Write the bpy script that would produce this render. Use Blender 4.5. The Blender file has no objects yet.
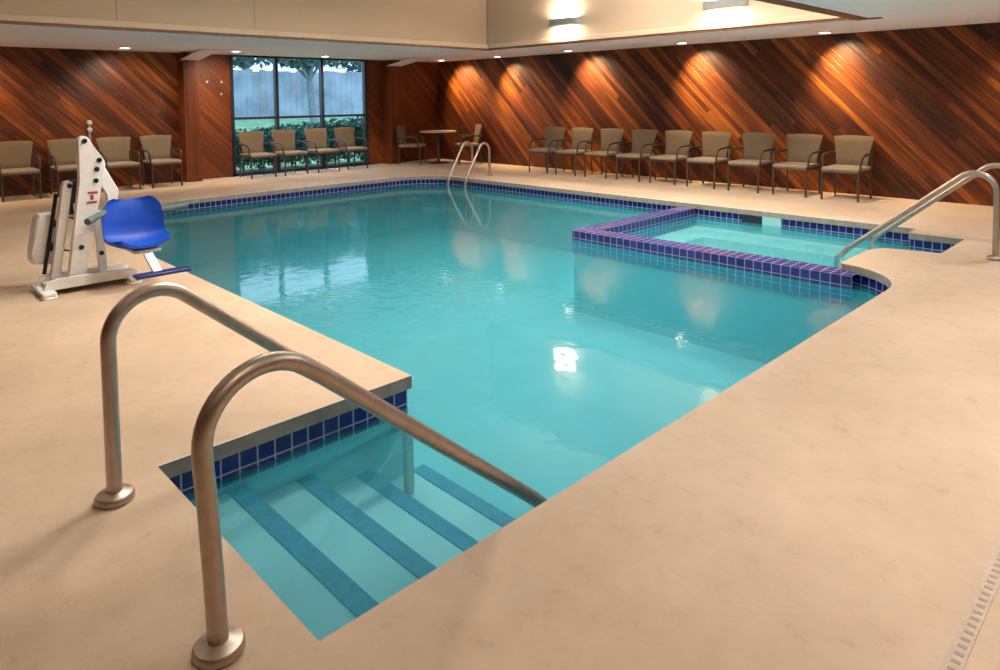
import bpy, bmesh, math, random
from mathutils import Vector, Matrix
random.seed(7)
PI = math.pi
sc = bpy.context.scene
col = sc.collection

# ------------------------------------------------------------------ object helpers
def obj(name, bm, m, parent=None, smooth=False):
    me = bpy.data.meshes.new(name)
    bmesh.ops.recalc_face_normals(bm, faces=bm.faces)
    bm.to_mesh(me); bm.free()
    me.materials.append(m)
    if smooth:
        for p in me.polygons: p.use_smooth = True
        try: me.set_sharp_from_angle(angle=math.radians(38))
        except Exception: pass
    o = bpy.data.objects.new(name, me); col.objects.link(o)
    if parent is not None: o.parent = parent
    return o

def tag(o, label, cat, group=None, kind=None):
    o['label'] = label; o['category'] = cat
    if group: o['group'] = group
    if kind: o['kind'] = kind
    return o

def thing(name, label, cat, loc=(0, 0, 0), rz=0, group=None):
    o = bpy.data.objects.new(name, None); col.objects.link(o)
    o.empty_display_size = .1
    o.location = loc; o.rotation_euler = (0, 0, rz)
    return tag(o, label, cat, group)

def struct(name, bm, m, parent=None, smooth=False):
    o = obj(name, bm, m, parent, smooth)
    if parent is None: o['kind'] = 'structure'
    return o

def kids(o): return [c for c in col.objects if c.parent == o]

def copy_tree(o, parent=None):
    c = o.copy(); col.objects.link(c)
    if parent is not None: c.parent = parent
    for ch in kids(o): copy_tree(ch, c)
    return c

# ------------------------------------------------------------------ shape helpers
def box(bm, x0, x1, y0, y1, z0, z1, bev=0, seg=2, M=None):
    r = bmesh.ops.create_cube(bm, size=1)
    vs = r['verts']
    for v in vs:
        v.co = Vector((x0 + (v.co.x + .5) * (x1 - x0), y0 + (v.co.y + .5) * (y1 - y0), z0 + (v.co.z + .5) * (z1 - z0)))
    if bev:
        es = list({e for v in vs for e in v.link_edges})
        r2 = bmesh.ops.bevel(bm, geom=es, offset=bev, segments=seg, profile=.5, affect='EDGES')
        vs = list({v for f in r2['faces'] for v in f.verts} | {v for v in vs if v.is_valid})
    if M is not None:
        for v in vs: v.co = M @ v.co
    return vs

def tube(bm, pts, r, n=12, cap=True, rads=None):
    pts = [Vector(p) for p in pts]
    rings = []; nrm = None
    for i, p in enumerate(pts):
        a = pts[max(i - 1, 0)]; b = pts[min(i + 1, len(pts) - 1)]
        t = (b - a).normalized()
        if nrm is None:
            up = Vector((0, 0, 1)) if abs(t.z) < .9 else Vector((1, 0, 0))
            nrm = t.cross(up).normalized()
        nrm = (nrm - t * nrm.dot(t)).normalized()
        bi = t.cross(nrm)
        rr = rads[i] if rads else r
        rings.append([bm.verts.new(p + (nrm * math.cos(2 * PI * k / n) + bi * math.sin(2 * PI * k / n)) * rr) for k in range(n)])
    for A, B in zip(rings, rings[1:]):
        for k in range(n): bm.faces.new((A[k], A[(k + 1) % n], B[(k + 1) % n], B[k]))
    if cap:
        bm.faces.new(rings[0][::-1]); bm.faces.new(rings[-1])

def smooth_path(pts, it=3):
    pts = [Vector(p) for p in pts]
    for _ in range(it):
        q = [pts[0]]
        for a, b in zip(pts, pts[1:]):
            q += [a * .75 + b * .25, a * .25 + b * .75]
        q.append(pts[-1]); pts = q
    return pts

def lathe(bm, prof, c=(0, 0, 0), n=32, axis='z'):
    rings = []
    for (r, z) in prof:
        ring = []
        for k in range(n):
            a = 2 * PI * k / n
            p = (r * math.cos(a), r * math.sin(a), z)
            if axis == 'x': p = (p[2], p[0], p[1])
            if axis == 'y': p = (p[0], p[2], p[1])
            ring.append(bm.verts.new(Vector(p) + Vector(c)))
        rings.append(ring)
    for A, B in zip(rings, rings[1:]):
        for k in range(n): bm.faces.new((A[k], A[(k + 1) % n], B[(k + 1) % n], B[k]))
    bm.faces.new(rings[0][::-1]); bm.faces.new(rings[-1])

def prism(bm, poly, fn, a, b, bev=0):
    """polygon of 2-D points extruded between a and b; fn(u,v,w) gives the 3-D point"""
    A = [bm.verts.new(fn(u, v, a)) for u, v in poly]; B = [bm.verts.new(fn(u, v, b)) for u, v in poly]
    n = len(poly)
    fs = [bm.faces.new(A), bm.faces.new(B[::-1])]
    for k in range(n): fs.append(bm.faces.new((A[k], B[k], B[(k + 1) % n], A[(k + 1) % n])))
    if bev:
        es = list({e for f in fs[:2] for e in f.edges})
        bmesh.ops.bevel(bm, geom=es, offset=bev, segments=2, profile=.5, affect='EDGES')

def NB(): return bmesh.new()

# ------------------------------------------------------------------ material helpers
def mat(name):
    m = bpy.data.materials.new(name); m.use_nodes = True
    nt = m.node_tree; b = nt.nodes['Principled BSDF']
    return m, nt, b
def N(nt, t, **k):
    n = nt.nodes.new(t)
    for a, v in k.items():
        if a.startswith('i_'):
            n.inputs[a[2:].replace('_', ' ')].default_value = v
        else: setattr(n, a, v)
    return n
def L(nt, a, b): nt.links.new(a, b)
def ramp(nt, stops):
    r = nt.nodes.new('ShaderNodeValToRGB'); cr = r.color_ramp
    while len(cr.elements) < len(stops): cr.elements.new(.5)
    for e, (p, c) in zip(cr.elements, stops): e.position = p; e.color = (*c, 1)
    return r
def math_n(nt, op, a=None, b=None):
    n = nt.nodes.new('ShaderNodeMath'); n.operation = op
    for i, v in enumerate((a, b)):
        if v is None: continue
        if isinstance(v, (int, float)): n.inputs[i].default_value = v
        else: nt.links.new(v, n.inputs[i])
    return n.outputs[0]
def plain(name, c, rough=.5, metal=0, noise=.06, scale=18, bump=0, spec=.5):
    m, nt, b = mat(name)
    tc = N(nt, 'ShaderNodeTexCoord'); nz = N(nt, 'ShaderNodeTexNoise'); nz.inputs['Scale'].default_value = scale; nz.inputs['Detail'].default_value = 4
    L(nt, tc.outputs['Object'], nz.inputs['Vector'])
    r = ramp(nt, [(.3, [x * (1 - noise) for x in c]), (.7, [min(1, x * (1 + noise)) for x in c])])
    L(nt, nz.outputs['Fac'], r.inputs['Fac']); L(nt, r.outputs['Color'], b.inputs['Base Color'])
    b.inputs['Roughness'].default_value = rough; b.inputs['Metallic'].default_value = metal
    b.inputs['Specular IOR Level'].default_value = spec
    if bump:
        bp = N(nt, 'ShaderNodeBump'); bp.inputs['Strength'].default_value = bump; bp.inputs['Distance'].default_value = .01
        L(nt, nz.outputs['Fac'], bp.inputs['Height']); L(nt, bp.outputs['Normal'], b.inputs['Normal'])
    return m
def emit(name, c, s):
    m, nt, b = mat(name)
    b.inputs['Base Color'].default_value = (*c, 1)
    b.inputs['Emission Color'].default_value = (*c, 1); b.inputs['Emission Strength'].default_value = s
    return m

def wood(name, axis, sgn, vertical=False, width=.088):
    """diagonal tongue-and-groove boards; axis is the horizontal world axis that lies in the wall"""
    m, nt, b = mat(name)
    g = N(nt, 'ShaderNodeNewGeometry'); sp = N(nt, 'ShaderNodeSeparateXYZ'); L(nt, g.outputs['Position'], sp.inputs[0])
    h = sp.outputs[axis]; z = sp.outputs['Z']
    if vertical: across = h; along = z
    else:
        k = .7071
        across = math_n(nt, 'MULTIPLY', math_n(nt, 'SUBTRACT' if sgn > 0 else 'ADD', z, h), k)
        along = math_n(nt, 'MULTIPLY', math_n(nt, 'ADD' if sgn > 0 else 'SUBTRACT', z, h), k)
    t = math_n(nt, 'DIVIDE', math_n(nt, 'ADD', across, 50), width)
    idx = math_n(nt, 'FLOOR', t); fr = math_n(nt, 'SUBTRACT', t, idx)
    # boards of uneven length along the diagonal
    wn0 = N(nt, 'ShaderNodeTexWhiteNoise', noise_dimensions='1D'); L(nt, idx, wn0.inputs['W'])
    seg = math_n(nt, 'FLOOR', math_n(nt, 'DIVIDE', math_n(nt, 'ADD', along, math_n(nt, 'MULTIPLY', wn0.outputs['Value'], 9)), 5.2))
    cv = N(nt, 'ShaderNodeCombineXYZ'); L(nt, idx, cv.inputs[0]); L(nt, seg, cv.inputs[1])
    wn = N(nt, 'ShaderNodeTexWhiteNoise', noise_dimensions='3D'); L(nt, cv.outputs[0], wn.inputs['Vector'])
    # grain
    gv = N(nt, 'ShaderNodeCombineXYZ')
    L(nt, math_n(nt, 'MULTIPLY', along, 1.1), gv.inputs[0]); L(nt, math_n(nt, 'MULTIPLY', across, 26), gv.inputs[1]); L(nt, math_n(nt, 'MULTIPLY', wn.outputs['Value'], 40), gv.inputs[2])
    nz = N(nt, 'ShaderNodeTexNoise'); nz.inputs['Scale'].default_value = 1.2; nz.inputs['Detail'].default_value = 5; L(nt, gv.outputs[0], nz.inputs['Vector'])
    f = math_n(nt, 'ADD', math_n(nt, 'MULTIPLY', wn.outputs['Value'], .44), math_n(nt, 'MULTIPLY', math_n(nt, 'SUBTRACT', nz.outputs['Fac'], .36), .95))
    n9 = N(nt, 'ShaderNodeTexNoise'); n9.inputs['Scale'].default_value = .8; n9.inputs['Detail'].default_value = 3; sv = N(nt, 'ShaderNodeCombineXYZ'); L(nt, math_n(nt, 'MULTIPLY', along, .35), sv.inputs[0]); L(nt, math_n(nt, 'MULTIPLY', across, 1.9), sv.inputs[1]); L(nt, sv.outputs[0], n9.inputs['Vector'])
    f = math_n(nt, 'ADD', f, math_n(nt, 'MULTIPLY', math_n(nt, 'SUBTRACT', n9.outputs['Fac'], .44), 1.5))
    r = ramp(nt, WOODRAMP)
    L(nt, f, r.inputs['Fac'])
    # groove
    e = math_n(nt, 'MINIMUM', fr, math_n(nt, 'SUBTRACT', 1.0, fr))
    gr = N(nt, 'ShaderNodeMapRange'); gr.inputs['From Min'].default_value = .01; gr.inputs['From Max'].default_value = .06; gr.inputs['To Min'].default_value = .35
    L(nt, e, gr.inputs['Value'])
    mx = N(nt, 'ShaderNodeMix', data_type='RGBA', blend_type='MULTIPLY'); mx.inputs['Factor'].default_value = 1
    L(nt, r.outputs['Color'], mx.inputs[6]); L(nt, gr.outputs[0], mx.inputs[7])
    L(nt, mx.outputs[2], b.inputs['Base Color'])
    b.inputs['Roughness'].default_value = .42; b.inputs['Specular IOR Level'].default_value = .35
    bp = N(nt, 'ShaderNodeBump'); bp.inputs['Strength'].default_value = .5; bp.inputs['Distance'].default_value = .006
    hgt = N(nt, 'ShaderNodeMapRange'); hgt.inputs['From Max'].default_value = .08; L(nt, e, hgt.inputs['Value'])
    L(nt, math_n(nt, 'ADD', hgt.outputs[0], math_n(nt, 'MULTIPLY', wn.outputs['Value'], .8)), bp.inputs['Height']); L(nt, bp.outputs['Normal'], b.inputs['Normal'])
    return m
WOODRAMP = [(.0, (.022, .006, .002)), (.3, (.068, .016, .004)), (.6, (.185, .045, .008)), (1.0, (.48, .150, .022))]
M_wood_x = wood('WoodRightWall', 'X', +1)
M_wood_y = wood('WoodWindowWall', 'Y', +1)
WOODRAMP = [(.0, (.075, .017, .005)), (.5, (.155, .036, .008)), (1.0, (.27, .072, .014))]
M_wood_panel = wood('WoodPanelPlain', 'Y', +1)
M_wood_col = wood('WoodColumn', 'Y', 1, vertical=True, width=.14)

def deck_mat():
    m, nt, b = mat('DeckConcrete')
    g = N(nt, 'ShaderNodeNewGeometry')
    n1 = N(nt, 'ShaderNodeTexNoise'); n1.inputs['Scale'].default_value = 1.1; n1.inputs['Detail'].default_value = 5; L(nt, g.outputs['Position'], n1.inputs['Vector'])
    n2 = N(nt, 'ShaderNodeTexNoise'); n2.inputs['Scale'].default_value = 9; n2.inputs['Detail'].default_value = 8; n2.inputs['Roughness'].default_value = .7; L(nt, g.outputs['Position'], n2.inputs['Vector'])
    r1 = ramp(nt, [(.3, (.505, .375, .262)), (.7, (.615, .47, .34))]); L(nt, n1.outputs['Fac'], r1.inputs['Fac'])
    r2 = ramp(nt, [(.25, (.76, .72, .68)), (.42, (.95, .94, .93)), (.58, (1, 1, 1)), (.75, (1.06, 1.03, 1.0))]); L(nt, n2.outputs['Fac'], r2.inputs['Fac'])
    mx = N(nt, 'ShaderNodeMix', data_type='RGBA', blend_type='MULTIPLY'); mx.inputs['Factor'].default_value = 1
    L(nt, r1.outputs['Color'], mx.inputs[6]); L(nt, r2.outputs['Color'], mx.inputs[7]); L(nt, mx.outputs[2], b.inputs['Base Color'])
    n3 = N(nt, 'ShaderNodeTexNoise'); n3.inputs['Scale'].default_value = 70; n3.inputs['Detail'].default_value = 4; L(nt, g.outputs['Position'], n3.inputs['Vector'])
    bp = N(nt, 'ShaderNodeBump'); bp.inputs['Strength'].default_value = .18; bp.inputs['Distance'].default_value = .004
    L(nt, n3.outputs['Fac'], bp.inputs['Height']); L(nt, bp.outputs['Normal'], b.inputs['Normal'])
    b.inputs['Roughness'].default_value = .62; b.inputs['Specular IOR Level'].default_value = .3
    return m
M_deck = deck_mat()
M_coping = plain('CopingFace', (.28, .25, .215), .75, scale=14, noise=.18)

def tile_mat(name, c1, c2, grout, size=.082):
    m, nt, b = mat(name)
    uv = N(nt, 'ShaderNodeUVMap'); uv.uv_map = 'UVMap'
    br = N(nt, 'ShaderNodeTexBrick'); br.offset = 0; br.squash = 1
    br.inputs['Color1'].default_value = (*c1, 1); br.inputs['Color2'].default_value = (*c2, 1); br.inputs['Mortar'].default_value = (*grout, 1)
    br.inputs['Scale'].default_value = 1; br.inputs['Mortar Size'].default_value = .0042; br.inputs['Mortar Smooth'].default_value = .1
    br.inputs['Brick Width'].default_value = size; br.inputs['Row Height'].default_value = size; br.inputs['Bias'].default_value = 0
    L(nt, uv.outputs[0], br.inputs['Vector']); L(nt, br.outputs['Color'], b.inputs['Base Color'])
    b.inputs['Roughness'].default_value = .18
    rr = N(nt, 'ShaderNodeMapRange'); rr.inputs['To Min'].default_value = .15; rr.inputs['To Max'].default_value = .7; L(nt, br.outputs['Fac'], rr.inputs['Value']); L(nt, rr.outputs[0], b.inputs['Roughness'])
    return m
M_tile = tile_mat('WaterlineTile', (.005, .009, .10), (.009, .018, .175), (.28, .31, .44))
M_spatile = tile_mat('SpaTile', (.02, .02, .13), (.035, .04, .22), (.28, .25, .38), .085)
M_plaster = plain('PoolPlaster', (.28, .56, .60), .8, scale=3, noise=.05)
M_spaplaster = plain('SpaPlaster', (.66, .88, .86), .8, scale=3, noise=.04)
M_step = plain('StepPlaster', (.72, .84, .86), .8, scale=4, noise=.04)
M_stripe = plain('StepStripeTile', (.07, .25, .42), .5, noise=.2, scale=30)

def water_mat():
    m, nt, b = mat('PoolWater')
    nt.nodes.remove(b); out = nt.nodes['Material Output']
    g = N(nt, 'ShaderNodeNewGeometry')
    # gentle swell everywhere, a livelier patch above the return jet
    n1 = N(nt, 'ShaderNodeTexNoise'); n1.inputs['Scale'].default_value = 2.2; n1.inputs['Detail'].default_value = 2; L(nt, g.outputs['Position'], n1.inputs['Vector'])
    n2 = N(nt, 'ShaderNodeTexNoise'); n2.inputs['Scale'].default_value = 7.5; n2.inputs['Detail'].default_value = 3; n2.inputs['Distortion'].default_value = 1.2; L(nt, g.outputs['Position'], n2.inputs['Vector'])
    vd = N(nt, 'ShaderNodeVectorMath', operation='DISTANCE'); vd.inputs[1].default_value = (4.45, -3.15, -.165); L(nt, g.outputs['Position'], vd.inputs[0])
    pr = N(nt, 'ShaderNodeMapRange', interpolation_type='SMOOTHSTEP'); pr.inputs['From Min'].default_value = .2; pr.inputs['From Max'].default_value = 1.1; pr.inputs['To Min'].default_value = 1; pr.inputs['To Max'].default_value = .13
    L(nt, vd.outputs['Value'], pr.inputs['Value'])
    hh = math_n(nt, 'ADD', math_n(nt, 'MULTIPLY', n1.outputs['Fac'], .30), math_n(nt, 'MULTIPLY', n2.outputs['Fac'], pr.outputs[0]))
    bp = N(nt, 'ShaderNodeBump'); bp.inputs['Strength'].default_value = .27; bp.inputs['Distance'].default_value = .03
    L(nt, hh, bp.inputs['Height'])
    tr = N(nt, 'ShaderNodeBsdfTransparent'); tr.inputs['Color'].default_value = (.60, .90, .95, 1)
    df = N(nt, 'ShaderNodeBsdfDiffuse'); df.inputs['Color'].default_value = (.033, .29, .365, 1)
    L(nt, bp.outputs['Normal'], df.inputs['Normal'])
    mx = N(nt, 'ShaderNodeMixShader'); mx.inputs[0].default_value = .35; L(nt, tr.outputs[0], mx.inputs[1]); L(nt, df.outputs[0], mx.inputs[2])
    gl = N(nt, 'ShaderNodeBsdfGlossy'); gl.inputs['Roughness'].default_value = .02; L(nt, bp.outputs['Normal'], gl.inputs['Normal'])
    fr = N(nt, 'ShaderNodeFresnel'); fr.inputs['IOR'].default_value = 1.33; L(nt, bp.outputs['Normal'], fr.inputs['Normal'])
    ms = N(nt, 'ShaderNodeMixShader'); L(nt, fr.outputs[0], ms.inputs[0]); L(nt, mx.outputs[0], ms.inputs[1]); L(nt, gl.outputs[0], ms.inputs[2])
    L(nt, ms.outputs[0], out.inputs['Surface'])
    return m
M_water = water_mat()

def glass_mat():
    m, nt, b = mat('WindowGlass')
    nt.nodes.remove(b); out = nt.nodes['Material Output']
    tr = N(nt, 'ShaderNodeBsdfTransparent'); tr.inputs['Color'].default_value = (.90, .93, .95, 1)
    gl = N(nt, 'ShaderNodeBsdfGlossy'); gl.inputs['Roughness'].default_value = .01
    fr = N(nt, 'ShaderNodeFresnel'); fr.inputs['IOR'].default_value = 1.5
    ms = N(nt, 'ShaderNodeMixShader'); L(nt, fr.outputs[0], ms.inputs[0]); L(nt, tr.outputs[0], ms.inputs[1]); L(nt, gl.outputs[0], ms.inputs[2])
    L(nt, ms.outputs[0], out.inputs['Surface'])
    return m
M_glass = glass_mat()
M_ceil = plain('CeilingWhite', (.90, .85, .91), .85, noise=.02)
M_beige = plain('RaisedWallBeige', (.57, .41, .285), .8, noise=.03, scale=2)
M_beige2 = plain('MouldingBeige', (.64, .48, .33), .7, noise=.03)
M_browntrim = plain('BrownTrim', (.22, .08, .04), .5, noise=.15)
M_steel = plain('BrushedSteel', (.50, .415, .345), .40, .92, noise=.10, scale=26)
M_bronze = plain('DarkBronzeMetal', (.085, .065, .05), .42, .5, noise=.15)
M_fabric = plain('TanSling', (.155, .112, .070), .9, noise=.12, scale=60, bump=.15)
M_seatfab = plain('SeatVinyl', (.25, .19, .135), .6, noise=.10, scale=40)
M_table = plain('TableTop', (.55, .48, .44), .35, noise=.05)
M_whiteplastic = plain('LiftWhite', (.86, .85, .83), .38, noise=.04)
M_blue = plain('LiftBlue', (.002, .068, .50), .5, noise=.08, scale=6)
M_bluedark = plain('FootrestBlue', (.006, .018, .15), .4, noise=.1)
M_black = plain('BlackPlastic', (.012, .012, .014), .45, noise=.2)
M_grip = plain('ArmrestFoam', (.10, .15, .15), .8, noise=.15)
M_bolt = plain('BoltDark', (.03, .028, .026), .4, .6)
M_decal = plain('DecalRed', (.32, .06, .05), .5)
M_frame = plain('WindowFrameDark', (.012, .022, .035), .4, noise=.1)
M_grey = plain('GreyMetal', (.30, .31, .32), .4, .3)
M_pale = plain('PaleFitting', (.45, .42, .36), .5)
M_lamp = emit('DownlightLens', (1.0, .90, .74), 14)
M_tube = emit('SconceTube', (1.0, .88, .7), 4)
M_lawn = plain('Lawn', (.22, .42, .21), .9, noise=.35, scale=3)
M_leaf = plain('HedgeLeaf', (.012, .12, .085), .7, noise=.45, scale=5)
M_leaf2 = plain('TreeLeaf', (.085, .17, .18), .7, noise=.5, scale=3)
M_bark = plain('Bark', (.24, .27, .31), .9, noise=.3)
M_fence = plain('FenceBoards', (.40, .47, .56), .9, noise=.30, scale=1.2)

# ------------------------------------------------------------------ pool outline
def arc(cx, cy, r, a0, a1, n):
    return [(cx + r * math.cos(math.radians(a0 + (a1 - a0) * i / n)), cy + r * math.sin(math.radians(a0 + (a1 - a0) * i / n))) for i in range(n + 1)]
NE = 1.62
OUT = [(NE, -.88), (2.88, -.88), (2.88, -2.14), (10.55, -2.14)]
OUT += arc(9.70, -7.50, .85, 0, -90, 12)
OUT += [(2.15, -8.35), (2.15, -8.06), (1.65, -8.06), (1.65, -7.19)]
OUT += [(1.95, -7.14), (2.09, -7.09), (2.16, -6.98), (2.17, -6.85)]
OUT += [(2.18, -6.24)]
OUT += arc(2.22, -5.60, .60, 264, 180, 12)
OUT = OUT[::-1] if sum((a[0] * b[1] - b[0] * a[1]) for a, b in zip(OUT, OUT[1:] + OUT[:1])) < 0 else OUT   # counter-clockwise
def offset(poly, d):
    n = len(poly); res = []
    for i in range(n):
        p = Vector(poly[i]); a = (p - Vector(poly[i - 1])).normalized(); b = (Vector(poly[(i + 1) % n]) - p).normalized()
        na = Vector((a.y, -a.x)); nb = Vector((b.y, -b.x)); mid = (na + nb)
        if mid.length < 1e-6: mid = na
        mid.normalize(); k = max(.35, mid.dot(na))
        res.append(tuple(p + mid * (d / k)))
    return res
RX0, RX1, RY0, RY1 = -3.0, 13.1, -10.65, 2.0
H = 2.34

def fill_with_hole(bm, outer, inner, z):
    vs = [bm.verts.new((x, y, z)) for x, y in outer]; es = [bm.edges.new((vs[i], vs[(i + 1) % len(vs)])) for i in range(len(vs))]
    if inner:
        wv = [bm.verts.new((x, y, z)) for x, y in inner]; es += [bm.edges.new((wv[i], wv[(i + 1) % len(wv)])) for i in range(len(wv))]
    bmesh.ops.triangle_fill(bm, use_beauty=True, use_dissolve=False, edges=es)

bm = NB(); fill_with_hole(bm, [(RX0, RY0), (RX1, RY0), (RX1, RY1), (RX0, RY1)], OUT, 0)
for f in bm.faces:
    if f.normal.z < 0: f.normal_flip()
me = bpy.data.meshes.new('floor'); bm.to_mesh(me); bm.free(); me.materials.append(M_deck)
floor = bpy.data.objects.new('floor', me); col.objects.link(floor); floor['kind'] = 'structure'

def strip(poly, z0, z1, closed=True, uv=True):
    bm = NB(); lay = bm.loops.layers.uv.new('UVMap'); n = len(poly); s = 0
    for i in range(n if closed else n - 1):
        a = poly[i]; b = poly[(i + 1) % n]; l = math.dist(a, b)
        q = [bm.verts.new((a[0], a[1], z0)), bm.verts.new((b[0], b[1], z0)), bm.verts.new((b[0], b[1], z1)), bm.verts.new((a[0], a[1], z1))]
        f = bm.faces.new(q)
        for lp, t in zip(f.loops, [(s, z0 - z1), (s + l, z0 - z1), (s + l, 0), (s, 0)]): lp[lay].uv = t
        s += l
    return bm
COP, WL, DEP = -.068, -.165, -1.0
pool = thing('swimming_pool', 'large indoor swimming pool of turquoise water edged with dark blue waterline tiles', 'swimming pool', (6, -5, 0))
def poolpart(name, bm, m, smooth=False):
    o = obj(name, bm, m, None, smooth); o.data.transform(Matrix.Translation((-6, 5, 0))); o.parent = pool; return o
bm = strip(OUT, COP, -.001)
O2 = offset(OUT, .018)
n = len(OUT)
for i in range(n):
    a, b, c, d = OUT[i], OUT[(i + 1) % n], O2[(i + 1) % n], O2[i]
    bm.faces.new([bm.verts.new((p[0], p[1], COP)) for p in (a, b, c, d)])
cop = poolpart('coping_edge', bm, M_coping); cop['label'] = 'grey brown concrete coping edge'
bm = strip(O2, -.205, COP)
tl = poolpart('waterline_tile', bm, M_tile); tl['label'] = 'dark blue square tiles with pale grout'
bm = strip(O2, DEP, -.205)
fill_with_hole(bm, O2, None, DEP)
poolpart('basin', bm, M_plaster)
# entry stairs: four treads, each with a blue stripe on its nosing
ys = [-.86, -1.24, -1.56, -1.88, -2.22]; zs = [-.235, -.315, -.42, -.525]
for i in range(4):
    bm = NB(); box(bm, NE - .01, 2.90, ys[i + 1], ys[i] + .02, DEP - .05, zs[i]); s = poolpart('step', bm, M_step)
    bm = NB(); box(bm, NE - .008, 2.897, ys[i + 1] - .003, ys[i + 1] + .078, zs[i] - .05, zs[i] + .006)
    st = obj('nosing_stripe', bm, M_stripe); st.data.transform(Matrix.Translation((-6, 5, 0))); st.parent = s; st['label'] = 'blue stripe along the step edge'
# water
bm = NB(); fill_with_hole(bm, offset(OUT, .012), None, WL)
for f in bm.faces:
    if f.normal.z < 0: f.normal_flip()
me = bpy.data.meshes.new('pool_water'); bm.to_mesh(me); bm.free(); me.materials.append(M_water)
wt = bpy.data.objects.new('pool_water', me); col.objects.link(wt)
tag(wt, 'clear turquoise water filling the pool and the spa corner', 'water', kind='stuff')

# spa corner of the pool: tiled wall, bench, floor
spa = thing('hot_tub', 'small square hot tub in the pool corner behind a low blue tiled wall', 'hot tub', (3.6, -7.2, DEP))
def spapart(name, bm, m):
    o = obj(name, bm, m); o.data.transform(Matrix.Translation((-3.6, 7.2, -DEP))); o.parent = spa; return o
SX0, SX1, SY0, SY1 = 2.12, 5.02, -8.38, -6.03
T = .23; ST = -.058
bm = NB(); lay = bm.loops.layers.uv.new('UVMap')
def quad(bm, pts, uvs):
    f = bm.faces.new([bm.verts.new(p) for p in pts])
    for lp, t in zip(f.loops, uvs): lp[lay].uv = t
def wallrun(a, b, za, zb):
    l = math.dist(a, b); quad(bm, [(a[0], a[1], za), (b[0], b[1], za), (b[0], b[1], zb), (a[0], a[1], zb)], [(0, za - ST), (l, za - ST), (l, zb - ST), (0, zb - ST)])
D2 = -.32
wallrun((2.02, SY1), (SX1, SY1), D2, ST); wallrun((SX1, SY1), (SX1, SY0), D2, ST)
wallrun((2.02, SY1 - T), (SX1 - T, SY1 - T), D2, ST); wallrun((SX1 - T, SY1 - T), (SX1 - T, SY0), D2, ST)
quad(bm, [(2.02, SY1, ST), (SX1, SY1, ST), (SX1, SY1 - T, ST), (2.02, SY1 - T, ST)], [(0, 0), (3, 0), (3, -T), (0, -T)])
quad(bm, [(SX1 - T, SY1 - T, ST), (SX1, SY1 - T, ST), (SX1, SY0, ST), (SX1 - T, SY0, ST)], [(0, 0), (0, T), (2.1, T), (2.1, 0)])
spapart('dividing_wall', bm, M_spatile)
bm = NB()
box(bm, 2.02, SX1 - .012, SY1 - T + .012, SY1 - .012, DEP, D2)
box(bm, SX1 - T + .012, SX1 - .012, SY0, SY1 - T + .012, DEP, D2)
spapart('wall_footing', bm, M_plaster)
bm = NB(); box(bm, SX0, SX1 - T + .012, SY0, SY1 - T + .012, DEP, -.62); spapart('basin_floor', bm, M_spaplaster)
bm = NB()
box(bm, SX0 + .4, SX1 - T + .01, SY0, SY0 + .62, -.62, -.30)
box(bm, SX1 - T - .45, SX1 - T + .01, SY0 + .62, SY1 - T + .01, -.62, -.30)
bn = spapart('bench', bm, M_spaplaster)
bm = NB(); box(bm, 1.64, SX0 + .4, SY0 + .31, -7.18, DEP, -.30); box(bm, 1.64, SX0, SY0 + .31, -7.18, DEP, -.22); spapart('entry_step', bm, M_spaplaster)
# skimmer in the far wall of the spa
sk = thing('pool_skimmer', 'skimmer slot in the far tiled wall of the hot tub, its shade a dark panel', 'skimmer', (3.88, -8.35, -.15))
bm = NB(); box(bm, -.02, .25, -.004, .012, -.05, .083); obj('slot', bm, plain('SkimmerShade', (.006, .008, .02), .5), sk)  # flat dark panel, painted as the shaded side of the recess
bm = NB(); box(bm, -.26, -.02, -.004, .010, -.05, .083); pl = obj('opening_panel', bm, M_plaster, sk); pl['label'] = 'pale panel standing for water in the skimmer opening'  # flat panel in place of the water seen through the opening

# ------------------------------------------------------------------ room shell
bm = NB(); box(bm, RX0, RX1 + .15, RY0 - .15, RY0, 0, H + .1); struct('wall_right', bm, M_wood_x)
WY0, WY1, WT = -8.63, -5.57, 2.32
bm = NB()
box(bm, RX1, RX1 + .15, -4.75, RY1, 0, H + .1)
struct('wall_window_left', bm, M_wood_y)
bm = NB()
box(bm, RX1, RX1 + .15, WY1, -4.75, 0, H + .1)
box(bm, RX1, RX1 + .15, RY0, WY0, 0, H + .1)
box(bm, RX1, RX1 + .15, WY0, WY1, WT, H + .1)
struct('wall_window', bm, M_wood_panel)
bm = NB(); box(bm, RX0, RX1 + .15, RY1, RY1 + .15, 0, H + .1); struct('wall_left', bm, M_wood_x)
bm = NB(); box(bm, RX0 - .15, RX0, RY0, RY1, 0, H + .1); struct('wall_near', bm, M_wood_y)
AX, BY, CX, DY, WZ = 9.35, -8.82, 2.80, -.9, 4.1
bm = NB()
fill_with_hole(bm, [(RX0, RY0), (RX1, RY0), (RX1, RY1), (RX0, RY1)], [(CX, BY), (AX, BY), (AX, DY), (CX, DY)], H)
struct('ceiling', bm, M_ceil)
bm = NB(); box(bm, AX, AX + .1, BY - .1, DY + .1, H + .004, WZ); struct('wall_raised_window_side', bm, M_beige)
bm = NB(); box(bm, CX - .1, AX, BY - .1, BY, H + .004, WZ); struct('wall_raised_right_side', bm, M_beige)
bm = NB(); box(bm, CX - .1, CX, BY, DY + .1, H + .004, WZ); struct('wall_raised_near_side', bm, M_beige)
bm = NB(); box(bm, CX, AX, DY, DY + .1, H + .004, WZ); struct('wall_raised_left_side', bm, M_beige)
bm = NB(); box(bm, CX - .1, AX + .1, BY - .1, DY + .1, WZ, WZ + .1); struct('ceiling_raised', bm, M_ceil)
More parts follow.
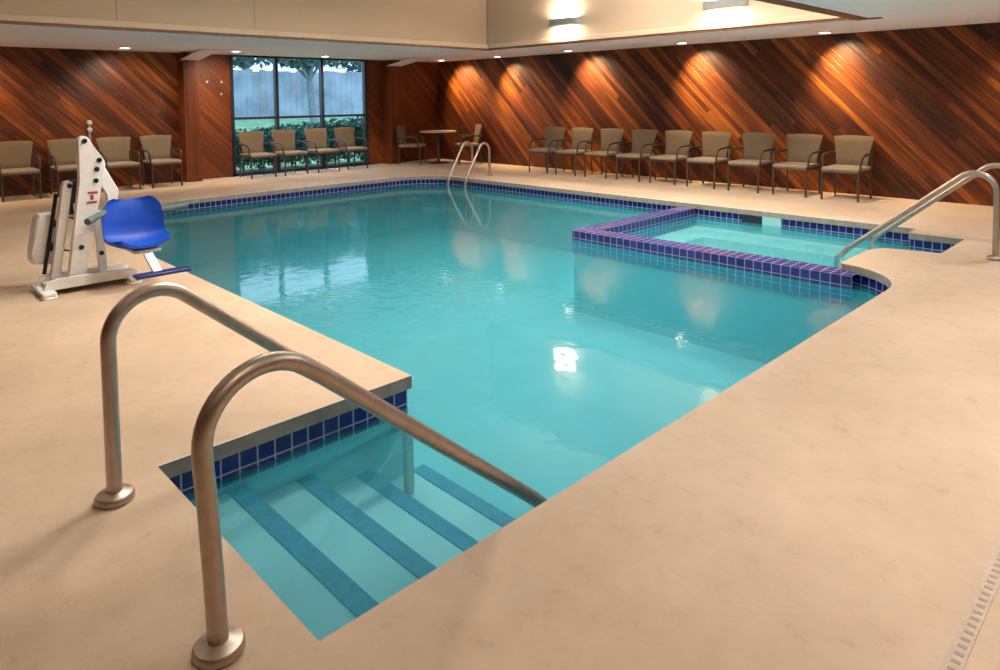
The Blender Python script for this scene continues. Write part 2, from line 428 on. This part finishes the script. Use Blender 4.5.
# mouldings of the raised ceiling
bm = NB(); box(bm, AX - .035, AX, BY, DY, H + .03, H + .105, .006); box(bm, CX, AX - .035, BY, BY + .035, H + .03, H + .105, .006); struct('trim_1', bm, M_beige2)
bm = NB(); box(bm, AX - .02, AX, BY, DY, H - .006, H + .03); box(bm, CX, AX - .02, BY, BY + .02, H - .006, H + .03)
box(bm, CX, CX + .15, BY, DY, H - .014, H + .03); box(bm, CX - .12, CX, BY - .02, BY + .05, H - .013, H); struct('trim_2', bm, M_browntrim)
bm = NB()
for y in (-4.35, -2.6): box(bm, AX - .004, AX, y - .006, y + .006, H + .105, WZ)
box(bm, AX - .02, AX, BY, BY + .02, H + .1, WZ)
struct('trim_3', bm, plain('SeamBeige', (.40, .30, .20), .8))
# columns and sloped white brackets over them
for i, (y0, y1) in enumerate([(-4.88, -4.60), (-9.36, -9.06)]):
    bm = NB(); box(bm, 12.8, RX1, y0, y1, 0, 2.335, .012); struct('trim_%d' % (4 + i), bm, M_wood_col)
    bm = NB(); prism(bm, [(12.86, 2.19), (11.85, 2.332), (12.0, 2.338), (12.88, 2.215)], lambda u, v, w: (u, w, v), y0 - .01, y1 + .01); struct('trim_%d' % (6 + i), bm, M_ceil)
# window
win = bpy.data.objects.new('window_1', None); col.objects.link(win); win['kind'] = 'structure'; win.location = (13.1, (WY0 + WY1) / 2, 0)
def winpart(name, bm, m, par=None):
    o = obj(name, bm, m); o.data.transform(Matrix.Translation(-Vector(win.location))); o.parent = win; return o
ym = [WY1, -6.50, -7.52, WY0]
bm = NB(); fw = .035
box(bm, 13.06, 13.14, WY1 - .05, WY1, 0, WT); box(bm, 13.06, 13.14, WY0, WY0 + .06, 0, WT)
for y in ym[1:3]: box(bm, 13.05, 13.15, y - .03, y + .03, 0, WT)
box(bm, 13.06, 13.14, WY0, WY1, WT - .02, WT); box(bm, 13.06, 13.14, WY0, WY1, 0, .06); box(bm, 13.055, 13.145, WY0, WY1, 1.095, 1.14)
winpart('window_frame', bm, M_frame)
for i in range(3):
    for z0, z1 in ((.05, 1.09), (1.14, WT - .03)):
        bm = NB(); v = [bm.verts.new(p) for p in ((13.1, ym[i], z0), (13.1, ym[i + 1], z0), (13.1, ym[i + 1], z1), (13.1, ym[i], z1))]; bm.faces.new(v)
        winpart('window_pane', bm, M_glass)

# ------------------------------------------------------------------ outdoors
bm = NB(); v = [bm.verts.new(p) for p in ((13.25, 8, -.05), (13.25, -30, -.05), (17, -30, .0), (17, 8, .0))]; bm.faces.new(v)
w2 = [bm.verts.new(p) for p in ((24, -40, .75), (24, 12, .75), (60, -60, 1.0), (60, 20, 1.0))]
bm.faces.new((v[3], v[2], w2[0], w2[1])); bm.faces.new((w2[1], w2[0], w2[2], w2[3]))
o = struct('ground', bm, M_lawn)
def leaves(bm, c, rad, n, size, rnd):
    for _ in range(n):
        while True:
            p = Vector((rnd.uniform(-1, 1), rnd.uniform(-1, 1), rnd.uniform(-1, 1)))
            if .45 < p.length < 1: break
        p = Vector(c) + Vector((p.x * rad[0], p.y * rad[1], p.z * rad[2]))
        R_ = Matrix.Rotation(rnd.uniform(0, 6.28), 4, Vector((rnd.uniform(-1, 1), rnd.uniform(-1, 1), rnd.uniform(-1, 1))).normalized())
        s = size * rnd.uniform(.6, 1.3)
        q = [bm.verts.new(p + (R_ @ Vector(t)) * s) for t in ((-1, 0, 0), (0, -.45, .08), (1, 0, 0), (0, .45, .08))]
        bm.faces.new(q)
rnd = random.Random(3)
hd = thing('hedge', 'low dark green clipped hedge growing just outside the window behind the chairs', 'hedge', (14.3, -7.4, 0))
bm = NB()
for k in range(13):
    y = -5.2 - k * .37; r = .40 + .012 * k
    leaves(bm, (rnd.uniform(-.06, .06), y + 7.4, r), (.42, .40, r), 1500, .045, rnd)
obj('foliage', bm, M_leaf, hd)
bm = NB()
for k in range(13):
    y = -5.2 - k * .37
    for t in range(3):
        a = t * 2.1 + k; tube(bm, [(0, y + 7.4, -.06), (.08 * math.cos(a), y + 7.4 + .08 * math.sin(a), .3), (.2 * math.cos(a), y + 7.4 + .2 * math.sin(a), .6)], .012, 6)
obj('stems', bm, M_bark, hd)
fc = thing('board_fence', 'pale grey blue board fence beyond the lawn outside the window', 'fence', (25, -14, .6))
bm = NB()
y = -14.
for k in range(120):
    w = .24; h = 2.0 + rnd.uniform(-.05, .05); y0 = 11 - k * .25
    box(bm, 0, .03, y0, y0 + w, 0, h)
obj('boards', bm, M_fence, fc)
bm = NB(); box(bm, .03, .08, -19, 11, .4, .5); box(bm, .03, .08, -19, 11, 1.5, 1.6); obj('rail', bm, M_fence, fc)
def tree(loc, h, cr, lab, n=1800, lean=0):
    t = thing('garden_tree', lab, 'tree', loc, group='trees beyond the lawn')
    bm = NB(); tube(bm, [(0, 0, 0), (.05, lean * .3, h * .4), (0, lean, h)], .12, 8, rads=[.16, .12, .06])
    for k in range(6):
        a = k * 1.05; tube(bm, [(0, lean * .5, h * .55), (.5 * cr * math.cos(a), lean + .5 * cr * math.sin(a), h * .85), (.8 * cr * math.cos(a), lean + .9 * cr * math.sin(a), h * (.75 + .2 * (k % 2)))], .05, 6, rads=[.07, .04, .015])
    obj('trunk', bm, M_bark, t)
    bm = NB(); leaves(bm, (0, lean, h), (cr, cr * 1.1, cr * .62), n * 2, .17, rnd); obj('foliage', bm, M_leaf2, t)
tree((22.3, -8.9, .55), 2.75, 1.35, 'dark leafy tree seen through the left window panes', 1500)
tree((22.5, -12.6, .6), 2.85, 1.35, 'leafy tree seen through the middle window panes', 1700, .3)
tree((22, -15.8, .55), 2.7, 1.35, 'bushy dark tree seen through the right window pane', 1700)
tree((29, -13, .8), 3.6, 2.4, 'pale tree rising behind the fence', 1500)
tree((29, -19, .8), 3.6, 2.6, 'second tree behind the fence at the right', 1500)
bm = NB(); tube(bm, [(0, 0, -.2), (0, 0, 3.6)], .05, 8); tag(obj('garden_pole', bm, M_pale), 'thin pale pole standing on the lawn outside the right window pane', 'pole').location = (19.5, -12.75, .3)

# ------------------------------------------------------------------ handrails
def rail_path(lean=0):
    if lean:
        p = [(.68, 0), (.673, .2), (.664, .4), (.657, .5)]
        p += [(.835 - .18 * math.cos(math.radians(a)), .555 + .18 * math.sin(math.radians(a))) for a in range(0, 131, 8)]
        return p + [(s, .696 - .839 * (s - .951)) for s in (1.0, 1.2, 1.5, 1.8, 1.9)]
    p = [(.68, 0), (.68, .2), (.68, .4), (.68, .5)]
    p += [(.845 - .165 * math.cos(math.radians(a)), .58 + .165 * math.sin(math.radians(a))) for a in range(0, 131, 8)]
    p += [(s, .706 - .839 * (s - .951)) for s in (1.0, 1.2, 1.5, 1.8, 1.9)]
    return p
def handrail(name, label, loc, rz, endz, group, endl=.10, lean=0):
    t = thing(name, label, 'handrail', loc, rz, group)
    pts = [(s - .68, 0, z) for s, z in rail_path(lean)]
    s, z = 1.9 - .68, .706 - .839 * (1.9 - .951)
    pts += [(s + endl * .5, 0, z - .035 - .5 * endl * .5), (s + endl * .9, 0, z - .10), (s + endl, 0, z - .16), (s + endl, 0, endz)]
    bm = NB(); tube(bm, pts, .0265, 20); obj('rail', bm, M_steel, t, True)
    bm = NB(); lathe(bm, [(.060, .001), (.066, .006), (.066, .020), (.060, .028), (.036, .033), (.031, .036)], n=36); obj('base_flange', bm, M_steel, t, True)
    return t
# local +x runs along world -y for the stairs, world +x for the spa
handrail('stair_handrail', 'steel pool stair handrail nearest the camera, its base flange in the lower left corner', (1.775, -.675, 0), -PI / 2, -.52, 'pool stair handrails', .10, 1)
handrail('stair_handrail', 'steel pool stair handrail behind the nearest one, beside the tiled stair wall', (2.745, -.69, 0), -PI / 2, -.52, 'pool stair handrails')
handrail('spa_handrail', 'steel hot tub handrail with its post fully in view at the right edge', (1.25, -7.23, 0), 0, -.30, 'hot tub handrails')
handrail('spa_handrail', 'steel hot tub handrail farther from camera, its post cut off by the right edge', (1.25, -8.13, 0), 0, -.30, 'hot tub handrails', .06)
def ladder_rail(label, x):
    t = thing('ladder_handrail', label, 'handrail', (x, -8.88, 0), PI / 2, 'pool ladder handrails')
    pts = [(0, 0, 0), (0, 0, .3), (0, 0, .44)] + [(.135 - .135 * math.cos(math.radians(a)), 0, .47 + .15 * math.sin(math.radians(a))) for a in range(0, 141, 10)]
    pts += [(.30, 0, .46), (.46, 0, .20), (.57, 0, .0), (.61, 0, -.10), (.62, 0, -.25), (.62, 0, -.8)]
    bm = NB(); tube(bm, pts, .022, 14); obj('rail', bm, M_steel, t, True)
    bm = NB(); lathe(bm, [(.05, .001), (.055, .006), (.052, .02), (.028, .03)], n=24); obj('base_flange', bm, M_steel, t, True)
ladder_rail('curved steel ladder handrail at the far pool corner, left of the pair', 9.88)
ladder_rail('curved steel ladder handrail at the far pool corner, right of the pair', 9.40)

# ------------------------------------------------------------------ chairs
def make_chair():
    t = thing('armchair', 'x', 'chair')
    bm = NB(); box(bm, -.245, .245, -.235, .265, .40, .455, .024, 3)
    for v in bm.verts:
        if v.co.z > .43: v.co.z += .014 * (1 - (v.co.x / .245) ** 2) * (1 - (v.co.y / .27) ** 2)
    s = obj('seat', bm, M_seatfab, t, True)
    bm = NB(); nu, nv = 12, 10; G = {}
    for side in (0, 1):
        for i in range(nu + 1):
            for j in range(nv + 1):
                u = -1 + 2 * i / nu; v = j / nv
                edge = max(abs(u) ** 8, abs(2 * v - 1) ** 10)
                th = .022 * (1 - .75 * edge)
                hw = (.208 + .062 * v ** 1.6)
                x = u * hw * (1 - .02 * abs(2 * v - 1) ** 6)
                y = -.222 - .075 * v + .030 * u * u + (th if side == 0 else -th)
                z = .455 + .405 * v + .014 * v * (1 - u * u)
                G[side, i, j] = bm.verts.new((x, y, z))
        for i in range(nu):
            for j in range(nv): bm.faces.new((G[side, i, j], G[side, i + 1, j], G[side, i + 1, j + 1], G[side, i, j + 1]))
    ring = [(i, 0) for i in range(nu)] + [(nu, j) for j in range(nv)] + [(i, nv) for i in range(nu, 0, -1)] + [(0, j) for j in range(nv, 0, -1)]
    for a, b in zip(ring, ring[1:] + ring[:1]): bm.faces.new((G[0, a[0], a[1]], G[0, b[0], b[1]], G[1, b[0], b[1]], G[1, a[0], a[1]]))
    obj('backrest', bm, M_fabric, t, True)
    for sx in (-1, 1):
        x = .236 * sx
        bm = NB(); tube(bm, [(x, .245, 0), (x, .24, .2), (x, .238, .43)], .0155, 10); obj('leg', bm, M_bronze, t, True)
        bm = NB(); tube(bm, smooth_path([(x, -.255, 0), (x, -.235, .25), (x, -.235, .46), (x * 1.03, -.275, .68)], 2), .0145, 10); obj('leg', bm, M_bronze, t, True)
        bm = NB(); tube(bm, smooth_path([(x * 1.03, -.262, .625), (x * 1.10, -.05, .632), (x * 1.11, .10, .625), (x * 1.10, .185, .60), (x * 1.06, .20, .50), (x, .20, .40)], 2), .0155, 10); obj('armrest', bm, M_bronze, t, True)
    bm = NB()
    for y in (-.235, .24): tube(bm, [(-.236, y, .392), (.236, y, .392)], .012, 8)
    for sx in (-1, 1): tube(bm, [(.236 * sx, -.235, .392), (.236 * sx, .24, .392)], .012, 8)
    obj('seat_frame', bm, M_bronze, t, True)
    return t
proto = make_chair(); used = [False]
def chair(x, y, rz, label, group):
    o = copy_tree(proto) if used[0] else proto
    used[0] = True
    o.location = (x, y, 0); o.rotation_euler = (0, 0, rz); o['label'] = label; o['group'] = group
ordn = ['leftmost', 'second from left', 'third from left', 'fourth from left', 'middle, fifth from left', 'sixth from left', 'third from right', 'second from right', 'rightmost']
for k, x in enumerate([9.06, 8.37, 7.67, 6.97, 6.28, 5.58, 4.87, 4.17, 3.48]):
    chair(x, -10.11, 0, 'tan armchair, %s of the nine along the right wood wall' % ordn[k], 'armchairs along the right wall')
lw = ['tan armchair cut off by the left edge of the picture, in the left wall row', 'tan armchair partly hidden behind the pool lift, by the left wood wall', 'tan armchair just right of the pool lift mast, by the left wood wall', 'tan armchair by the left wood wall, next to the wooden column']
for k, y in enumerate([-2.05, -2.76, -3.46, -4.13]):
    chair(12.64, y, PI / 2, lw[k], 'armchairs along the left wall')
ww = ['leftmost', 'second from left', 'third from left', 'rightmost']
for k, y in enumerate([-5.86, -6.53, -7.24, -7.92]):
    chair(12.64, y, PI / 2, 'tan armchair in front of the window, %s of the four' % ww[k], 'armchairs in front of the window')
def face(dx, dy): return math.atan2(dy, dx) - PI / 2
chair(12.42, -9.36, face(-.80, -.60), 'tan armchair left of the round table, seen from its side', 'armchairs at the round table')
chair(11.58, -10.27, face(.45, .84), 'tan armchair right of the round table, in the room corner', 'armchairs at the round table')
tb = thing('round_table', 'small round cafe table with pale top between two armchairs in the far corner', 'table', (12.2, -9.93, 0))
bm = NB(); lathe(bm, [(.39, .70), (.415, .705), (.42, .715), (.415, .73), (.39, .733)], n=40); obj('table_top', bm, M_table, tb, True)
bm = NB(); lathe(bm, [(.05, .02), (.036, .06), (.034, .64), (.07, .68), (.12, .70)], n=20); obj('pedestal', bm, M_bronze, tb, True)
bm = NB(); lathe(bm, [(.25, 0), (.26, .008), (.24, .018), (.06, .035), (.04, .05)], n=32); obj('base', bm, M_bronze, tb, True)

# ------------------------------------------------------------------ pool lift
LX, LY = 6.15, -1.4
lift = thing('pool_lift', 'white pool access lift with moulded blue seat, standing at the left pool edge', 'pool lift', (LX, LY, 0))
def lp(name, bm, m, parent=lift, smooth=False):
    o = obj(name, bm, m, None, smooth); o.data.transform(Matrix.Translation((-LX, -LY, 0))); o.parent = parent; return o
P = lambda u, v, w: (w, u, v)
bm = NB()
prism(bm, [(-1.10, .045), (-1.12, .105), (-1.20, .125), (-1.70, .115), (-1.745, .09), (-1.745, .045)], P, 6.02, 6.055)
prism(bm, [(-1.10, .045), (-1.12, .105), (-1.20, .125), (-1.70, .115), (-1.745, .09), (-1.745, .045)], P, 6.245, 6.28)
box(bm, 6.055, 6.245, -1.72, -1.13, .05, .075)
lp('base_frame', bm, M_whiteplastic)
for y0, y1, x0, x1 in ((-1.17, -1.075, 5.93, 6.36), (-1.76, -1.67, 5.95, 6.36)):
    bm = NB(); box(bm, x0, x1, y0, y1, .014, .048, .012)
    ft = lp('foot_bar', bm, M_whiteplastic)
    bm = NB()
    for x in (x0 + .05, x1 - .05): lathe(bm, [(.055, 0), (.06, .006), (.05, .016), (.018, .03)], ((x, (y0 + y1) / 2, 0)), 20)
    lp('foot_pad', bm, M_whiteplastic, ft)
bm = NB()
prism(bm, [(-1.275, .06), (-1.385, .85), (-1.385, 1.165), (-1.40, 1.185), (-1.425, 1.195), (-1.45, 1.185), (-1.465, 1.165), (-1.52, 1.05), (-1.56, 1.0), (-1.57, .96), (-1.535, .796), (-1.395, .06)], P, 6.09, 6.165, .008)
mast = lp('mast', bm, M_whiteplastic)
bm = NB()
for y, z, x in ((-1.428, 1.155, 6.09), (-1.525, 1.0, 6.09), (-1.505, .93, 6.09), (-1.495, .84, 6.09), (-1.375, .329, 6.09)):
    bmx = NB(); lathe(bmx, [(.017, -.010), (.019, -.006), (.019, .001)], (x, y, z), 16, 'x'); lp('bolt', bmx, M_bolt, mast, True)
bm.free()
bm = NB(); box(bm, 6.086, 6.09, -1.505, -1.435, .74, .756); box(bm, 6.086, 6.09, -1.495, -1.425, .665, .68); box(bm, 6.086, 6.09, -1.472, -1.452, .692, .73); d = lp('warning_decal', bm, M_decal, mast); d['label'] = 'small red printed warning sticker'
bm = NB(); prism(bm, [(-1.185, .09), (-1.29, .80), (-1.30, .835), (-1.335, .845), (-1.358, .825), (-1.352, .79), (-1.245, .09)], P, 6.19, 6.27, .008); st = lp('rear_strut', bm, M_whiteplastic)
bm = NB(); lathe(bm, [(.016, -.010), (.018, -.005), (.018, .001)], (6.19, -1.335, .805), 16, 'x'); lp('bolt', bm, M_bolt, st, True)
bm = NB(); tube(bm, [(6.30, -1.16, .12), (6.30, -1.265, .74)], .014, 10); lp('cable_line', bm, M_black, st)
bm = NB(); prism(bm, [(-1.50, .58), (-1.525, .06), (-1.59, .06), (-1.56, .58)], P, 6.22, 6.26, .006); lp('brace', bm, M_whiteplastic)
bm = NB(); lathe(bm, [(.016, -.010), (.018, -.005), (.018, .001)], (6.22, -1.545, .236), 16, 'x'); lp('bolt', bm, M_bolt, lift, True)
bm = NB(); prism(bm, [(-1.50, .97), (-1.53, 1.0), (-1.575, .975), (-1.69, .735), (-1.665, .57), (-1.605, .57), (-1.61, .715), (-1.51, .89)], P, 6.215, 6.275, .008); lp('seat_arm', bm, M_whiteplastic)
# battery and control box
bm = NB(); prism(bm, [(-1.085, .225), (-1.09, .29), (-1.13, .55), (-1.155, .58), (-1.25, .58), (-1.265, .56), (-1.25, .22), (-1.215, .18), (-1.10, .20)], P, 6.32, 6.50, .022); bt = lp('battery_box', bm, M_whiteplastic, lift, True)
bm = NB(); box(bm, 6.26, 6.33, -1.25, -1.2, .30, .36); box(bm, 6.26, 6.33, -1.29, -1.24, .48, .53); lp('bracket', bm, M_black, bt)
bm = NB(); box(bm, 6.27, 6.36, -1.435, -1.352, .56, .84, .012); ac = lp('actuator', bm, M_black)
bm = NB(); tube(bm, [(6.315, -1.33, .56), (6.315, -1.26, .12)], .018, 10); lp('piston', bm, M_grey, ac, True)
bm = NB(); box(bm, 6.24, 6.27, -1.44, -1.37, .60, .655, .008); lp('handset', bm, M_whiteplastic, ac)
bm = NB(); tube(bm, smooth_path([(6.33, -1.25, .35), (6.25, -1.30, .28), (6.2, -1.38, .31), (6.25, -1.42, .45), (6.3, -1.40, .57)], 3), .007, 8); lp('cable', bm, M_black, lift, True)
# seat shell: back curving into a pan that faces the camera side (-x)
prof = [(6.135, .655, .13), (6.128, .643, .175), (6.112, .60, .212), (6.095, .52, .228), (6.085, .44, .225), (6.065, .375, .228), (6.01, .335, .230), (5.93, .322, .230), (5.85, .322, .222), (5.785, .332, .205), (5.755, .338, .17)]
cy_, nu = -1.742, 16
bm = NB(); G = {}
def interp(t):
    k = min(int(t * (len(prof) - 1)), len(prof) - 2); f = t * (len(prof) - 1) - k
    return [a + (b - a) * f for a, b in zip(prof[k], prof[k + 1])]
nv = 27
for side in (0, 1):
    for j in range(nv + 1):
        x, z, hw = interp(j / nv)
        x2, z2, _ = interp(min(1, j / nv + .02)); x1, z1, _ = interp(max(0, j / nv - .02))
        tx, tz = x2 - x1, z2 - z1; l = math.hypot(tx, tz); nx, nz = tz / l, -tx / l     # towards the sitter
        for i in range(nu + 1):
            u = -1 + 2 * i / nu
            dish = .055 * abs(u) ** 2.6
            th = .024 if side else 0
            up_ = max(0, 1 - j / 8) * .010 * (1 - u * u)
            G[side, i, j] = bm.verts.new((x + nx * (dish - th), cy_ + u * hw, z + nz * (dish - th) + up_))
    for i in range(nu):
        for j in range(nv): bm.faces.new((G[side, i, j], G[side, i + 1, j], G[side, i + 1, j + 1], G[side, i, j + 1]))
ring = [(i, 0) for i in range(nu)] + [(nu, j) for j in range(nv)] + [(i, nv) for i in range(nu, 0, -1)] + [(0, j) for j in range(nv, 0, -1)]
for a, b in zip(ring, ring[1:] + ring[:1]): bm.faces.new((G[0, a[0], a[1]], G[0, b[0], b[1]], G[1, b[0], b[1]], G[1, a[0], a[1]]))
se = lp('seat_shell', bm, M_blue, lift, True); se['label'] = 'moulded bright blue seat'
bm = NB(); prism(bm, [(-1.60, .55), (-1.60, .50), (-1.68, .50), (-1.68, .55)], P, 6.12, 6.24); box(bm, 5.78, 6.05, -1.86, -1.66, .272, .296, .008); lp('seat_bracket', bm, M_whiteplastic)
for a, b, lab, m in (((6.06, -1.535, .585), (5.93, -1.385, .545), None, M_grip), ((6.06, -1.965, .55), (6.0, -2.16, .575), None, M_grip)):
    bm = NB(); tube(bm, [a, b], .027, 14); lp('armrest', bm, m, lift, True)
bm = NB(); prism(bm, [(5.86, .29), (5.80, .29), (5.555, .165), (5.585, .150)], lambda u, v, w: (u, w, v), -1.79, -1.725, .005); fa = lp('footrest_arm', bm, M_whiteplastic)
bm = NB(); box(bm, 5.49, 5.60, -1.985, -1.585, .135, .162, .012, 3); fr_ = lp('footrest', bm, M_bluedark, lift, True); fr_['label'] = 'dark blue footrest bar'

# ------------------------------------------------------------------ ceiling lights
DL = [((12.29, -3.52), 'recessed ceiling downlight over the left row of armchairs'), ((12.06, -5.25), 'recessed ceiling downlight left of the window'), ((12.44, -7.24), 'recessed ceiling downlight above the middle of the window'),
      ((12.26, -10.11), 'recessed ceiling downlight in the far corner above the round table'), ((10.59, -10.27), 'recessed ceiling downlight right of the corner, second along the right wall'), ((8.49, -10.1), 'recessed ceiling downlight above the first armchairs of the right wall row'),
      ((6.12, -10.21), 'recessed ceiling downlight above the middle of the right wall row'), ((3.83, -10.2), 'recessed ceiling downlight above the right end of the right wall row')]
def lamp(kind, name, loc, energy, color, target=None, **k):
    d = bpy.data.lights.new(name, kind); d.energy = energy; d.color = color
    for a, v in k.items(): setattr(d, a, v)
    o = bpy.data.objects.new(name, d); col.objects.link(o); o.location = loc
    if target is not None: o.rotation_euler = (Vector(target) - Vector(loc)).to_track_quat('-Z', 'Y').to_euler()
    return o
WARM = (1.0, .72, .38)
E_DL = 310
for k, ((x, y), lab) in enumerate(DL):
    t = thing('recessed_downlight', lab, 'ceiling light', (x, y, H), 0, 'recessed downlights in the low ceiling')
    bm = NB()
    prof_ = [(.075, -.001), (.105, -.001), (.108, -.008), (.10, -.013), (.082, -.014), (.075, -.006)]
    rings = [[bm.verts.new((r * math.cos(2 * PI * i / 28), r * math.sin(2 * PI * i / 28), z)) for i in range(28)] for r, z in prof_]
    for A, B in zip(rings, rings[1:] + rings[:1]):
        for i in range(28): bm.faces.new((A[i], A[(i + 1) % 28], B[(i + 1) % 28], B[i]))
    obj('trim_ring', bm, M_ceil, t, True)
    bm = NB(); lathe(bm, [(.077, -.003), (.07, -.010), (.04, -.014), (.01, -.015)], n=28); obj('lens', bm, M_lamp, t, True)
    right = k >= 3
    tgt = (x - .22, -10.65, 1.55) if right else (13.1, y - .1, .9)
    lamp('SPOT', 'downlight_lamp', (x, y, H - .03), E_DL * (1.0 if right else .5), WARM if right else (1, .82, .62), tgt, spot_size=math.radians(98 if right else 118), spot_blend=1.0, shadow_soft_size=.05)
for x, y in ((1.2, -10.2), (12.3, -1.6), (12.3, .8)):   # the same lights carry on past the picture's edges
    lamp('SPOT', 'downlight_lamp', (x, y, H - .03), E_DL * .4, WARM, (13.1 if x > 5 else x, y if x > 5 else -10.65, .9), spot_size=math.radians(118), spot_blend=.75, shadow_soft_size=.05)
# wall sconces on the raised wall
for x, lab in ((7.46, 'slim grey up and down wall sconce, left of the two on the raised beige wall'), (4.62, 'slim grey up and down wall sconce, right of the two, near the top edge')):
    t = thing('wall_sconce', lab, 'wall light', (x, BY, 2.70), 0, 'sconces on the raised wall')
    bm = NB(); n = 18; A = []
    for z in (-.05, .05):
        A.append([bm.verts.new((-.33 * math.cos(PI * i / n), .02 + .12 * math.sin(PI * i / n), z)) for i in range(n + 1)])
        A.append([bm.verts.new((-.315 * math.cos(PI * i / n), .02 + .105 * math.sin(PI * i / n), z)) for i in range(n + 1)])
    for i in range(n):
        bm.faces.new((A[0][i], A[0][i + 1], A[2][i + 1], A[2][i])); bm.faces.new((A[1][i], A[1][i + 1], A[3][i + 1], A[3][i]))
        bm.faces.new((A[0][i], A[0][i + 1], A[1][i + 1], A[1][i])); bm.faces.new((A[2][i], A[2][i + 1], A[3][i + 1], A[3][i]))
    obj('shade', bm, M_grey, t, True)
    bm = NB(); box(bm, -.30, .30, 0, .02, -.04, .04); obj('back_plate', bm, M_grey, t)
    bm = NB(); tube(bm, [(-.2, .06, 0), (.2, .06, 0)], .018, 12); obj('lamp_tube', bm, M_tube, t, True)
    for sgn in (1, -1):
        o = lamp('AREA', 'sconce_lamp', (x, BY + .075, 2.70 + .055 * sgn), 26, (1, .87, .68), (x, BY + .055, 2.70 + sgn), shape='RECTANGLE', size=.42, size_y=.06)
# lamps of the raised ceiling
WELL = (1.0, .90, .78)
for x in (3.7, 5.5):
    for y in (-3.0, -5.2, -7.4):
        lamp('AREA', 'raised_ceiling_lamp', (x, y, WZ - .03), 80, WELL, (x + .25, y, 0), shape='DISK', size=.9, spread=math.radians(150))
for x, y, e in ((.5, -3.0, 27), (.5, -5.4, 29), (.8, -8.2, 20), (.3, -.4, 9), (-1.5, -1.8, 14), (-1.6, -5, 14), (4.5, .4, 3), (8.5, .5, 5), (11.3, -.2, 8), (11.3, -5.5, 10)):  # unseen fill lamps added below the low ceiling to even out the deck light
    lamp('AREA', 'added_fill_lamp', (x, y, H - .02), e, (1, .94, .91) if x < 1 and y < -2 else (1, .82, .62), (x, y, 0), shape='DISK', size=.45, spread=math.radians(140))

# small fittings on the wood
for y, z, lab in ((-5.13, 1.82, 'tiny pale round wall fitting left of the window, upper left of three'), (-5.40, 1.82, 'tiny pale round wall fitting left of the window, upper right of three'), (-5.39, 1.59, 'tiny pale round wall fitting left of the window, lower of three')):
    bm = NB(); lathe(bm, [(.02, 0), (.022, -.006), (.018, -.012), (.006, -.014)], (0, 0, 0), 20, 'x'); o = obj('wall_fitting', bm, M_pale, None, True); tag(o, lab, 'wall fitting', 'pale fittings left of the window'); o.location = (13.1, y, z)
hk = thing('wall_thermometer', 'small grey fitting hanging on the left wood wall above the pool lift', 'wall fitting', (13.1, -3.15, .96))
bm = NB(); box(bm, -.02, 0, -.02, .02, -.14, .20, .004); obj('back_strip', bm, M_grey, hk)
for z in (.16, .04):
    bm = NB(); lathe(bm, [(.04, -.018), (.043, -.03), (.035, -.045), (.01, -.05)], (0, 0, z), 18, 'x'); obj('knob', bm, M_pale, hk, True)
# deck drain strip in the lower right corner
dr = thing('deck_drain', 'narrow slotted drain strip set in the deck at the lower right corner', 'drain', (.405, -3.6, 0))
bm = NB(); box(bm, -.021, .021, -2.6, 2.6, -.004, .0025); obj('drain_cover', bm, plain('DrainCover', (.50, .40, .31), .6, noise=.12, scale=40), dr)
bm = NB()
for k in range(150):
    y = 2.55 - k * .034; box(bm, -.013, .008, y, y + .012, .0022, .0034)
o = obj('drain_slots', bm, plain('DrainSlot', (.36, .275, .205), .8), dr); o['kind'] = 'stuff'

# ------------------------------------------------------------------ world, camera
w = bpy.data.worlds.new('World'); sc.world = w; w.use_nodes = True
nt = w.node_tree; bg = nt.nodes['Background']
tc = N(nt, 'ShaderNodeTexCoord'); sp = N(nt, 'ShaderNodeSeparateXYZ'); L(nt, tc.outputs['Generated'], sp.inputs[0])
r = ramp(nt, [(0, (.20, .26, .34)), (.55, (.34, .47, .64)), (1, (.30, .46, .75))]); L(nt, sp.outputs['Z'], r.inputs['Fac']); L(nt, r.outputs['Color'], bg.inputs['Color'])
bg.inputs['Strength'].default_value = 5.6

f, cy, yaw, pitch, roll = 690.5, 137.97, -0.772773, 0.0572128, -0.0110070
cam = bpy.data.cameras.new('camera'); co = bpy.data.objects.new('camera', cam); col.objects.link(co)
fwd = Vector((math.cos(yaw) * math.cos(pitch), math.sin(yaw) * math.cos(pitch), -math.sin(pitch)))
rt = fwd.cross(Vector((0, 0, 1))).normalized(); up = rt.cross(fwd)
r2 = rt * math.cos(roll) + up * math.sin(roll); u2 = up * math.cos(roll) - rt * math.sin(roll)
m = Matrix((r2, u2, -fwd)).transposed().to_4x4(); m.translation = (0, 0, 1.45)
co.matrix_world = m
cam.sensor_width = 36; cam.sensor_fit = 'HORIZONTAL'; cam.lens = f / 1000 * 36; cam.shift_y = -(335 - cy) / 1000
cam.clip_start = .05
sc.camera = co
sc.view_settings.view_transform = 'Standard'; sc.view_settings.look = 'None'; sc.view_settings.exposure = 0; sc.view_settings.gamma = 1
